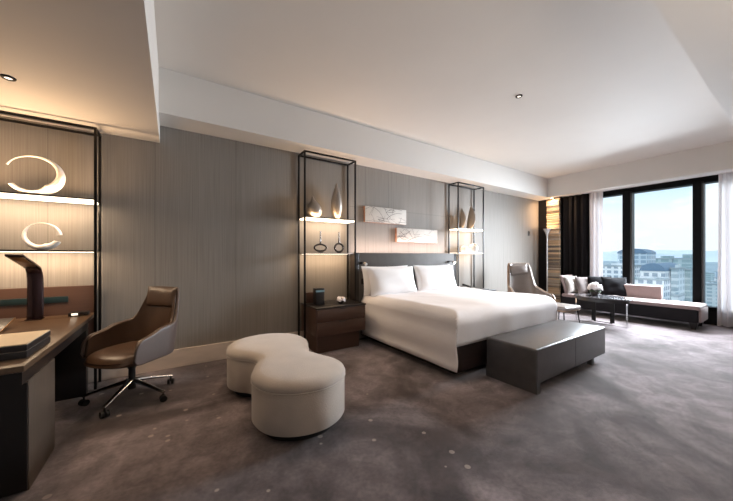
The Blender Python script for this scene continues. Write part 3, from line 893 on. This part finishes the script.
# ------------------------------------------------------------------ lounge chair and footstool by the wall
t = thing('lounge_chair', 'high-backed grey brown leather lounge chair beyond the bed by the wall', 'armchair', (6.17, 3.31, 0), R(-126))
kw = dict(t0=0.24, t1=0.42, flare=0.30, arm_drop=0.05)
part('shell', shell_surface(0.30, 0.29, 0.38, 0.27, 1.15, 0.59, 0.13, 0.08, 0.6, **kw), M['leather_tan'], t, local=True, solid=0.03, sub=1, label='tan outer shell')
part('inner_upholstery', shell_surface(0.30, 0.29, 0.37, 0.275, 1.145, 0.585, 0.13, 0.08, 0.6, off=0.03, smax=0.97, **kw), M['leather_grey'], t, local=True, solid=0.028, sub=1)
bm = newbm()
def lseat(u, v):
    a = (u - 0.5) * 2; b = (v - 0.5) * 2
    return (0.09 + 0.33 * a, 0.275 * b, 0.34 + 0.09 * max(0, (1 - a ** 6) * (1 - b ** 6)) ** 0.5)
add_grid(bm, lseat, 16, 16)
add_grid(bm, lambda u, v: (lseat(u, v)[0], lseat(u, v)[1], 0.34 - 0.3 * (lseat(u, v)[2] - 0.34)), 16, 16)
part('seat', bm, M['leather_grey'], t, local=True, weld=True)
o = part('head_pillow', pillow_bm(0.38, 0.22, 0.09), M['leather_grey'], t, local=True, label='glossy grey head pillow')
o.location = (-0.300, 0.0, 0.895); o.rotation_euler = (R(0), R(-8), R(90))
part('column', lathe([(0.0, 0.02), (0.03, 0.02), (0.03, 0.24), (0.15, 0.27), (0.0, 0.275)], 20), M['black_metal'], t, local=True)
for k in range(4):
    a = R(45 + 90 * k); ca, sa = math.cos(a), math.sin(a)
    part('base_leg', tube([(0, 0, 0.05), (0.16 * ca, 0.16 * sa, 0.035), (0.33 * ca, 0.33 * sa, 0.014)], [0.02, 0.016, 0.013], 8), M['black_metal'], t, local=True)

t = thing('footstool', 'low rounded taupe leather footstool in front of the lounge chair', 'footstool', (5.97, 2.56, 0), R(-96))
bm = box(-0.21, -0.245, 0.335, 0.21, 0.245, 0.405, 0.032, 4)
part('cushion', bm, M['leather_grey'], t, local=True)
part('pan', box(-0.19, -0.25, 0.315, 0.19, 0.25, 0.336, 0.006), M['leather_tan'], t, local=True)
for sx_ in (-1, 1):
    for sy_ in (-1, 1):
        part('leg', tube([(0.16 * sx_, 0.215 * sy_, 0.316), (0.19 * sx_, 0.245 * sy_, 0.0)], [0.012, 0.009], 8), M['black_metal'], t, local=True)

# ------------------------------------------------------------------ floor lamp in the corner
t = thing('floor_lamp', 'slim chrome floor lamp with a flared cup head beside the slatted panel', 'lamp', (8.08, 3.80, 0))
part('base', lathe([(0.0, 0.0), (0.14, 0.0), (0.14, 0.012), (0.02, 0.022), (0.0, 0.022)], 28, (8.08, 3.80)), M['silver'], t)
part('pole', tube([(8.08, 3.80, 0.02), (8.08, 3.80, 1.80)], [0.014, 0.018], 12), M['silver'], t)
bm = lathe([(0.018, 1.80), (0.03, 1.86), (0.066, 1.955), (0.088, 1.99), (0.092, 2.0), (0.083, 2.0), (0.058, 1.955), (0.024, 1.87), (0.0, 1.865)], 24, (8.08, 3.80))
part('cup_shade', bm, M['silver'], t)
part('bulb', lathe([(0.0, 1.88), (0.024, 1.90), (0.03, 1.93), (0.018, 1.96), (0.0, 1.965)], 14, (8.08, 3.80)), M['dark'], t)

# slatted wood panel in the corner
rnd = random.Random(21)
bms = newbm(); z = 0.03
while z < 2.76:
    h = rnd.uniform(0.02, 0.058)
    d = rnd.uniform(0.0, 0.045)
    add_box(bms, 8.20 + d, 3.575, z, 8.30, 3.882, min(z + h, 2.77), 0.004, 1, mi=rnd.randrange(5))
    z += h + rnd.choice([0.003, 0.003, 0.012])
t = thing('slatted_panel', 'column of stacked wood slats glowing at the top in the room corner', 'wall panel', (8.25, 3.73, 0))
# bevel faces keep the index of their source, so each slat stays one tone
part('slats', bms, [M['slat%d' % i] for i in range(5)], t, smooth=False)
part('side_rail', box(8.262, 3.882, 0.0, 8.299, 3.8849, 2.77), M['black_metal'], t)

# curtains
def curtain(name, label, x, y0, y1, z0, z1, amp, period, m, seed, group=None, solid=0.0):
    rnd = random.Random(seed); bm = newbm()
    nu = int((y1 - y0) / 0.012)
    ph = [rnd.uniform(-0.6, 0.6) for _ in range(40)]
    def f(u, v):
        y = y0 + (y1 - y0) * u
        w = (y - y0) / period * 2 * PI
        k = ph[int((y - y0) / period) % 40]
        a = amp * (0.75 + 0.35 * (1 - v))
        return (x + a * math.sin(w + 0.25 * k * math.sin(v * 2)) + 0.3 * a * math.sin(2.3 * w + k), y + 0.01 * math.sin(w * 0.5 + v * 2), z0 + (z1 - z0) * v)
    add_grid(bm, f, nu, 16)
    return single(name, bm, m, label, 'curtain', (x, (y0 + y1) / 2, z0), group, solid=solid)
curtain('curtain', 'dark blackout curtain between the slatted panel and the sheer curtain', 8.37, 3.02, 3.555, 0.02, 2.81, 0.04, 0.13, M['curtain'], 2, solid=0.004)
curtain('sheer_curtain', 'white sheer curtain bunched beside the dark curtain', 8.37, 2.70, 2.985, 0.02, 2.81, 0.035, 0.085, M['sheer'], 3, 'sheer white curtains')
curtain('sheer_curtain', 'white sheer curtain hanging at the right end of the window past the chaise', 8.40, 0.10, 0.985, 0.02, 2.81, 0.045, 0.10, M['sheer'], 4, 'sheer white curtains')

# ------------------------------------------------------------------ chaise, cushions, coffee table
t = thing('chaise', 'long mauve topped chaise sofa with charcoal sides under the window', 'sofa', (8.0, 2.25, 0))
bm = box(7.64, 1.095, 0.335, 8.285, 3.28, 0.425, 0.035, 4)
part('seat', bm, M['chaise_top'], t)
bm = box(7.645, 1.12, 0.12, 8.28, 3.28, 0.37, 0.02, 3)
part('base', bm, M['chaise_side'], t, label='charcoal sides')
bm = box(7.68, 1.085, 0.13, 8.275, 1.119, 0.37, 0.012, 2)
part('end_panel', bm, M['chaise_top'], t)
bm = newbm()
def legbm(x, y):
    b = newbm()
    v = []
    for (s, z) in ((0.032, 0.0), (0.05, 0.1205)):
        v.append([b.verts.new((x + dx * s, y + dy * s, z)) for dx, dy in ((-1, -1), (1, -1), (1, 1), (-1, 1))])
    b.faces.new(v[0][::-1]); b.faces.new(v[1])
    for i in range(4):
        j = (i + 1) % 4; b.faces.new((v[0][i], v[0][j], v[1][j], v[1][i]))
    return b
for (x, y) in ((7.72, 1.18), (8.20, 1.18), (7.72, 3.15), (8.20, 3.15)):
    part('leg', legbm(x, y), M['dark'], t, smooth=False)
# curved end arm
bm = newbm()
def arm(u, v):
    x = 7.66 + 0.60 * u
    h = 0.40 + 0.25 * v
    return (x, 3.19 + 0.13 * v ** 1.5, 0.36 + 0.48 * v)
add_grid(bm, arm, 8, 12)
part('end_arm', bm, M['chaise_top'], t, solid=0.07, sub=1, label='raised curved end arm')
bm = box(8.18, 1.69, 0.40, 8.28, 2.36, 0.69, 0.02, 3)
part('backrest', bm, M['chaise_top'], t, label='low mauve backrest against the window')
del bm
GC = 'cushions on the chaise'
def cushion(label, m, s, th, x, y, z, tilt, rz):
    o = part('cushion', pillow_bm(s, s * 0.95, th), m, None, local=True)
    o['label'] = label; o['category'] = 'cushion'; o['group'] = GC
    o.rotation_euler = (tilt, 0, rz); o.location = (x, y, z)
    return o
cushion('oatmeal cushion leaning on the curved arm of the chaise', M['cush_light'], 0.44, 0.16, 7.88, 3.10, 0.425, R(-14), R(-12))
cushion('taupe cushion next to the oatmeal one on the chaise', M['cush_taupe'], 0.43, 0.16, 8.0, 2.90, 0.425, R(-16), R(-24))
cushion('black cushion between the taupe and the other black one on the chaise', M['cush_black'], 0.45, 0.16, 8.06, 2.66, 0.425, R(-14), R(-60))
cushion('black cushion leaning on the window side, nearest the mauve backrest of the chaise', M['cush_black'], 0.45, 0.16, 8.10, 2.42, 0.425, R(-16), R(-66))

t = thing('coffee_table', 'round smoked top coffee table with metal frame legs before the chaise', 'table', (6.90, 2.24, 0))
bm = lathe([(0.0, 0.495), (0.985, 0.495), (1.0, 0.503), (1.0, 0.515), (0.985, 0.522), (0.0, 0.522)], 48, (6.90, 2.25), 0.34, 0.455)
part('table_top', bm, M['table_top'], t)
bm = lathe([(0.9, 0.44), (0.9, 0.494), (0.0, 0.4945)], 48, (6.90, 2.25), 0.34, 0.455)
part('rim', bm, M['dark'], t)
def sled(x, y0, y1, w, m):
    f = part('sled_frame', box(x - 0.006, y0, 0.0, x + 0.006, y1, 0.012), m, t)
    for y in (y0, y1):
        part('leg', box(x - 0.006, y - w / 2, 0.0125, x + 0.006, y + w / 2, 0.4395), m, f)
sled(6.84, 1.86, 2.66, 0.022, M['chrome'])
sled(7.06, 2.14, 2.44, 0.07, M['black_metal'])

t = thing('flower_vase', 'round bunch of white flowers in a dark pot on the coffee table', 'flowers', (7.0, 2.40, 0.522))
part('pot', lathe([(0.0, 0.5225), (0.05, 0.5225), (0.075, 0.55), (0.078, 0.58), (0.066, 0.60), (0.0, 0.60)], 22, (7.0, 2.40)), M['vase_dark'], t)
part('blooms', petals((7.0, 2.40, 0.655), 90, 0.115, 9, 0.9, 0.036), M['petal'], t)
part('leaves', petals((7.0, 2.40, 0.60), 14, 0.085, 12, 0.3, 0.03), M['leaf'], t)

# ------------------------------------------------------------------ small fixtures
def downlight(label, x, y, z):
    t = thing('downlight', label, 'ceiling light', (x, y, z), 0, 'recessed ceiling downlights')
    prof = [(0.022, -0.001), (0.022, -0.010), (0.036, -0.010), (0.04, -0.004), (0.04, -0.0005)]
    part('trim_ring', lathe(prof[::-1], 24), M['black_metal'], t, local=True)
    part('lens', lathe([(0.0, -0.007), (0.02, -0.007), (0.021, -0.004), (0.0, -0.004)], 18), M['led_soft'], t, local=True)
downlight('recessed downlight in the low ceiling over the desk', -0.99, 3.20, ZE)
downlight('recessed downlight in the middle of the raised ceiling', 3.547, 1.993, ZH)
t = thing('wall_thermostat', 'small grey thermostat on the wall left of the room corner', 'thermostat', (7.77, W, 1.85))
part('plate', box(7.73, W - 0.018, 1.83, 7.81, W - 0.0005, 1.95, 0.004), M['frame_grey'], t)
part('screen', box(7.745, W - 0.021, 1.88, 7.795, W - 0.0181, 1.93), M['dark'], t)

# ------------------------------------------------------------------ the city beyond the glass
HF, HR = (0.5496, 0.8354), (0.8354, -0.5496)
M['f1'] = mat_facade('facade_hazy_blue', lin(182, 198, 210), lin(136, 158, 176), 0.22, 0.28, 0.3)  # facade colours are paled and blued to carry the distance haze
M['f2'] = mat_facade('facade_hazy_white_grid', lin(218, 222, 226), lin(138, 154, 168), 0.25, 0.28, 0.38)
M['f3'] = mat_facade('facade_hazy_green_grey', lin(164, 182, 188), lin(136, 158, 164), 0.12, 0.25, 0.3)
M['f4'] = mat_facade('facade_hazy_pale', lin(190, 202, 208), lin(150, 168, 178), 0.15, 0.25, 0.4)
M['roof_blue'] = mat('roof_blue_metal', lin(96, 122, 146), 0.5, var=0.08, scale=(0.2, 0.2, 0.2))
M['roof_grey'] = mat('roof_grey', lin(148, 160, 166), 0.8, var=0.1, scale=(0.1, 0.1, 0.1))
M['ground'] = mat('hazy_city_ground', lin(160, 174, 180), 0.9, var=0.25, scale=(0.02, 0.02, 0.02))  # haze is mixed into the ground colour too
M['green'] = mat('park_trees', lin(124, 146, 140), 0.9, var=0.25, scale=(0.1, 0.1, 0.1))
M['hill'] = mat('hazy_far_hills', lin(214, 222, 230), 0.95, var=0.05, scale=(0.002, 0.002, 0.002))  # hills bleached towards the sky, haze held in the colour
GZ = -70.0
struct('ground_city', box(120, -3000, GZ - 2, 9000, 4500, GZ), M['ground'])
def building(label, X, r0, r1, ztop, depth, m, roof='flat', roofm=None, rise=4.0, group='city buildings seen through the window'):
    y0, y1 = sorted((X * r0, X * r1))
    t = thing('building', label, 'building', (X + depth / 2, (y0 + y1) / 2, GZ), 0, group)
    part('tower', box(X, y0, GZ, X + depth, y1, ztop), m, t, smooth=False)
    if roof == 'barrel':
        bm = newbm(); n = 14; hw = (y1 - y0) / 2 * 1.04; cy = (y0 + y1) / 2
        A, B = [], []
        for i in range(n + 1):
            a = PI * i / n
            A.append(bm.verts.new((X - 0.5, cy - hw * math.cos(a), ztop + rise * math.sin(a))))
            B.append(bm.verts.new((X + depth, cy - hw * math.cos(a), ztop + rise * math.sin(a))))
        for i in range(n):
            bm.faces.new((A[i], A[i + 1], B[i + 1], B[i]))
        bm.faces.new(A); bm.faces.new(B[::-1]); bm.faces.new((A[0], B[0], B[n], A[n]))
        part('barrel_roof', bm, roofm or M['roof_blue'], t)
    else:
        p = part('parapet', box(X - 0.4, y0 - 0.4, ztop, X + depth, y1 + 0.4, ztop + 1.0), roofm or M['roof_grey'], t, smooth=False)
        part('plant_room', box(X + depth * 0.3, y0 + (y1 - y0) * 0.3, ztop + 1.0, X + depth * 0.7, y0 + (y1 - y0) * 0.7, ztop + 1.0 + rise * 0.6), m, p, smooth=False)
    return t
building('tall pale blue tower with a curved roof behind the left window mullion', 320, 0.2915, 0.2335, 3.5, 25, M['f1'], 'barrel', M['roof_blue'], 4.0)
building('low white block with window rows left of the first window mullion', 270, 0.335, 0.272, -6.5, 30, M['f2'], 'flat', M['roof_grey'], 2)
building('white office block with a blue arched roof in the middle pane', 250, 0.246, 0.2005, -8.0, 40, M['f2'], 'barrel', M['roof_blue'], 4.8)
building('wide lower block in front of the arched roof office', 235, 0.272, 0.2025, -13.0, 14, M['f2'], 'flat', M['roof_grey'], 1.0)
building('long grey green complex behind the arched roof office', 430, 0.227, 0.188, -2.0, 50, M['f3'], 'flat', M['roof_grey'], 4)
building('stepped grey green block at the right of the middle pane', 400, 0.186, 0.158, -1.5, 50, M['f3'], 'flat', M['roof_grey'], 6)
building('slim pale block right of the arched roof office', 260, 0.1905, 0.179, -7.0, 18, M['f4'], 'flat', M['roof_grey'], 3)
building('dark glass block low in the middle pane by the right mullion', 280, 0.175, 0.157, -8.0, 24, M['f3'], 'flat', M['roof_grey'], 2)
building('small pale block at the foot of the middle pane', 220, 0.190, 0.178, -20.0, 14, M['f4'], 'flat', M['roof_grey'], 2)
rnd = random.Random(5)
TAKEN = [(o.location.x - 40, o.location.x + 40, o.location.y - 38, o.location.y + 38) for o in bpy.data.objects if o.get('category') == 'building']
def is_free(x0, x1, y0, y1):
    return not any(a < x1 and b > x0 and c < y1 and d > y0 for a, b, c, d in TAKEN)
for i in range(90):
    X = rnd.uniform(330, 1100)
    r0 = rnd.uniform(0.085, 0.20) if i % 3 else rnd.uniform(0.2, 0.34)
    w = rnd.uniform(9, 24) / X
    dp = rnd.uniform(12, 28)
    if not is_free(X - 2, X + dp + 2, X * r0 - 2, X * (r0 + w) + 2):
        continue
    TAKEN.append((X - 2, X + dp + 2, X * r0 - 2, X * (r0 + w) + 2))
    building('small pale building in the hazy city spread below the window', X, r0, r0 + w, GZ + rnd.uniform(16, 40), dp,
             M[rnd.choice(['f2', 'f4', 'f1', 'f3'])], 'flat', M['roof_grey'], 1.5, 'small city buildings far below')
# parkland: nobody could count the crowns
bm = newbm()
for i in range(260):
    X = rnd.uniform(200, 700); r0 = rnd.uniform(0.07, 0.34); s = rnd.uniform(4, 9)
    if not is_free(X - s, X + s, X * r0 - s, X * r0 + s):
        continue
    bmesh.ops.create_icosphere(bm, subdivisions=1, radius=s, matrix=Matrix.Translation((X, X * r0, GZ + s * 0.5)) @ Matrix.Diagonal((1, 1, 0.8, 1)))
o = single('trees', bm, M['green'], 'blue green treetops between the buildings far below the window', 'trees', (450, 90, GZ))
o['kind'] = 'stuff'
bm = newbm()
def hills(X, base, amp, seed):
    from mathutils import noise as NZ
    n = 60
    A = []
    for i in range(n + 1):
        y = -1500 + 5200 * i / n
        h = base + amp * (0.6 + NZ.noise(Vector((y * 0.0011, seed, 0))) + 0.4 * NZ.noise(Vector((y * 0.004, seed, 3))))
        A.append((bm.verts.new((X, y, GZ)), bm.verts.new((X + 300, y, h)), bm.verts.new((X + 900, y, GZ))))
    for a, b in zip(A, A[1:]):
        bm.faces.new((a[0], b[0], b[1], a[1])); bm.faces.new((a[1], b[1], b[2], a[2]))
hills(5200, 10, 60, 1.3)
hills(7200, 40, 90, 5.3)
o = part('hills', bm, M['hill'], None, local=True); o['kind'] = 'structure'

# ------------------------------------------------------------------ light
def area(name, loc, direction, sx_, sy_, power, col, spread=180):
    l = bpy.data.lights.new(name, 'AREA'); l.shape = 'RECTANGLE'; l.size = sx_; l.size_y = sy_; l.energy = power; l.color = col; l.spread = R(spread)
    o = bpy.data.objects.new(name, l); COL.objects.link(o); o.location = loc
    o.rotation_euler = Vector(direction).to_track_quat('-Z', 'Y').to_euler()
    return o
def spot(name, loc, target, power, col, angle, blend=0.8, size=0.04):
    l = bpy.data.lights.new(name, 'SPOT'); l.energy = power; l.color = col; l.spot_size = R(angle); l.spot_blend = blend; l.shadow_soft_size = size
    o = bpy.data.objects.new(name, l); COL.objects.link(o); o.location = loc
    o.rotation_euler = (Vector(target) - Vector(loc)).to_track_quat('-Z', 'Y').to_euler()
    return o
WARM, WARM2, COOL = (1.0, 0.66, 0.38), (1.0, 0.73, 0.48), (0.84, 0.92, 1.0)
for zz, pw in ((0.75, 28), (1.35, 70), (1.95, 104), (2.5, 118)):
    area('daylight', (8.36, 1.85, zz), (-1, 0.06, -0.58), 1.6, 0.25, pw, COOL, 124)
for (ya, yb) in ((0.12, 0.97), (2.71, 2.96)):
    area('daylight_sheer', (8.468, (ya + yb) / 2, 1.45), (-1, 0, 0), yb - ya, 2.3, 10 * (yb - ya), COOL)
area('daylight_side', (8.36, 1.85, 1.75), (-0.80, 0.58, -0.28), 0.25, 1.9, 60, (0.78, 0.89, 1.0), 116)
# shelf strips
def shelf_lights(x0, x1, y, zl, zw, ku, kd, yu, tilt):
    w = x1 - x0
    cx = (x0 + x1) / 2
    area('shelf_up', (cx, yu, zl + 0.004), (0, tilt, 1), w, 0.06, ku * w, WARM)
    area('shelf_down', (cx, y, zl - 0.04), (0, 0.25, -1), w, 0.12, 5.4 * kd * w, WARM2)
    area('shelf_low_down', (cx, y, zw - 0.024), (0, 0.25, -1), w, 0.12, 4.8 * kd * w, WARM2)
shelf_lights(-1.75, -0.65, 3.93, 1.857, 1.355, 13, 2.2, 3.86, -0.25)
shelf_lights(1.54, 2.31, 3.95, 1.85, 1.345, 7, 1.6, 3.872, 0.0)
shelf_lights(4.70, 5.45, 3.94, 1.855, 1.365, 6, 1.2, 3.86, 0.0)
area('headboard_glow', (3.5, 3.97, 1.345), (0, 0.5, 1), 2.2, 0.10, 18, (1.0, 0.76, 0.66))
spot('desk_downlight', (-0.99, 3.20, ZE - 0.03), (-0.95, 3.2, 0), 60, WARM2, 80)
spot('room_downlight', (3.547, 1.993, ZH - 0.03), (3.547, 1.993, 0), 60, WARM2, 90)
area('corner_glow', (8.06, 3.73, 2.77), (0.22, 0, -1), 0.10, 0.30, 15, WARM)
area('torchiere', (8.08, 3.80, 2.0), (0, 0, 1), 0.1, 0.1, 5, WARM)
spot('reading_beam', (4.50, 3.69, 1.18), (4.1, 3.3, 0.7), 4, WARM2, 80)
spot('ottoman_fill', (0.9, 3.0, ZL + 0.3), (0.85, 2.7, 0), 60, WARM2, 70)  # added warm fill spot, no fixture above the ottoman
spot('chair_fill', (0.35, 3.3, 3.1), (-0.2, 3.35, 0), 40, WARM2, 60)  # added spot without a fixture, brightens the swivel chair
area('entry_fill', (1.6, -0.6, 2.74), (0.35, 0.5, -1), 2.0, 1.2, 9, (1.0, 0.84, 0.70))  # added soft general fill from behind the camera, no fitting there
area('ceiling_fill', (2.2, -1.2, 1.9), (0.12, 0.22, 1), 2.5, 0.5, 40, (1.0, 0.85, 0.70), 130)  # unseen panel added behind the camera to lift the ceiling

sun = bpy.data.lights.new('sun', 'SUN'); sun.energy = 1.6; sun.angle = R(3); sun.color = (1.0, 0.96, 0.90)
so = bpy.data.objects.new('sun', sun); COL.objects.link(so)
so.rotation_euler = Vector((0.8, 0.45, -0.55)).to_track_quat('-Z', 'Y').to_euler()

w = bpy.data.worlds.new('sky'); S.world = w; w.use_nodes = True
nt = w.node_tree; nt.nodes.clear(); N, L = nt.nodes.new, nt.links.new
o = N('ShaderNodeOutputWorld'); bg = N('ShaderNodeBackground'); tc = N('ShaderNodeTexCoord')
sp = N('ShaderNodeSeparateXYZ'); L(tc.outputs['Generated'], sp.inputs[0])
gr = N('ShaderNodeValToRGB'); e = gr.color_ramp.elements
e[0].position = 0.0; e[0].color = (0.84, 0.88, 0.93, 1)
e[1].position = 0.45; e[1].color = (0.30, 0.60, 0.95, 1)
e2 = gr.color_ramp.elements.new(0.10); e2.color = (0.86, 0.90, 0.95, 1)
e3 = gr.color_ramp.elements.new(0.20); e3.color = (0.44, 0.71, 0.96, 1)
L(sp.outputs['Z'], gr.inputs['Fac'])
mp = N('ShaderNodeMapping'); mp.inputs['Scale'].default_value = (3.0, 5.0, 11.0)
nz = N('ShaderNodeTexNoise'); nz.inputs['Scale'].default_value = 1.5; nz.inputs['Detail'].default_value = 8; nz.inputs['Roughness'].default_value = 0.55
L(tc.outputs['Generated'], mp.inputs['Vector']); L(mp.outputs['Vector'], nz.inputs['Vector'])
cr = N('ShaderNodeValToRGB'); cr.color_ramp.elements[0].position = 0.44; cr.color_ramp.elements[1].position = 0.60
L(nz.outputs['Fac'], cr.inputs['Fac'])
mx = N('ShaderNodeMixRGB'); mx.inputs['Color2'].default_value = (0.93, 0.95, 0.97, 1)
L(cr.outputs['Color'], mx.inputs['Fac']); L(gr.outputs['Color'], mx.inputs['Color1'])
L(mx.outputs['Color'], bg.inputs['Color']); bg.inputs['Strength'].default_value = 1.32
L(bg.outputs[0], o.inputs['Surface'])

# ------------------------------------------------------------------ camera
cam = bpy.data.cameras.new('camera'); co = bpy.data.objects.new('camera', cam); COL.objects.link(co)
cam.sensor_width = 36.0; cam.sensor_fit = 'HORIZONTAL'; cam.lens = 36.0 * 295.0 / 733.0
cam.shift_y = 5.5 / 733.0; cam.clip_start = 0.02; cam.clip_end = 20000
co.location = (0, 0, 1.3)
co.rotation_euler = (PI / 2, 0, R(56.665) - PI / 2)
S.camera = co
S.view_settings.view_transform = 'Standard'; S.view_settings.look = 'None'
S.view_settings.gamma = 1.0; S.view_settings.exposure = 0.0; S.view_settings.use_curve_mapping = False
S.cycles.max_bounces = 10; S.cycles.diffuse_bounces = 5; S.cycles.transparent_max_bounces = 16
S.cycles.sample_clamp_indirect = 6.0
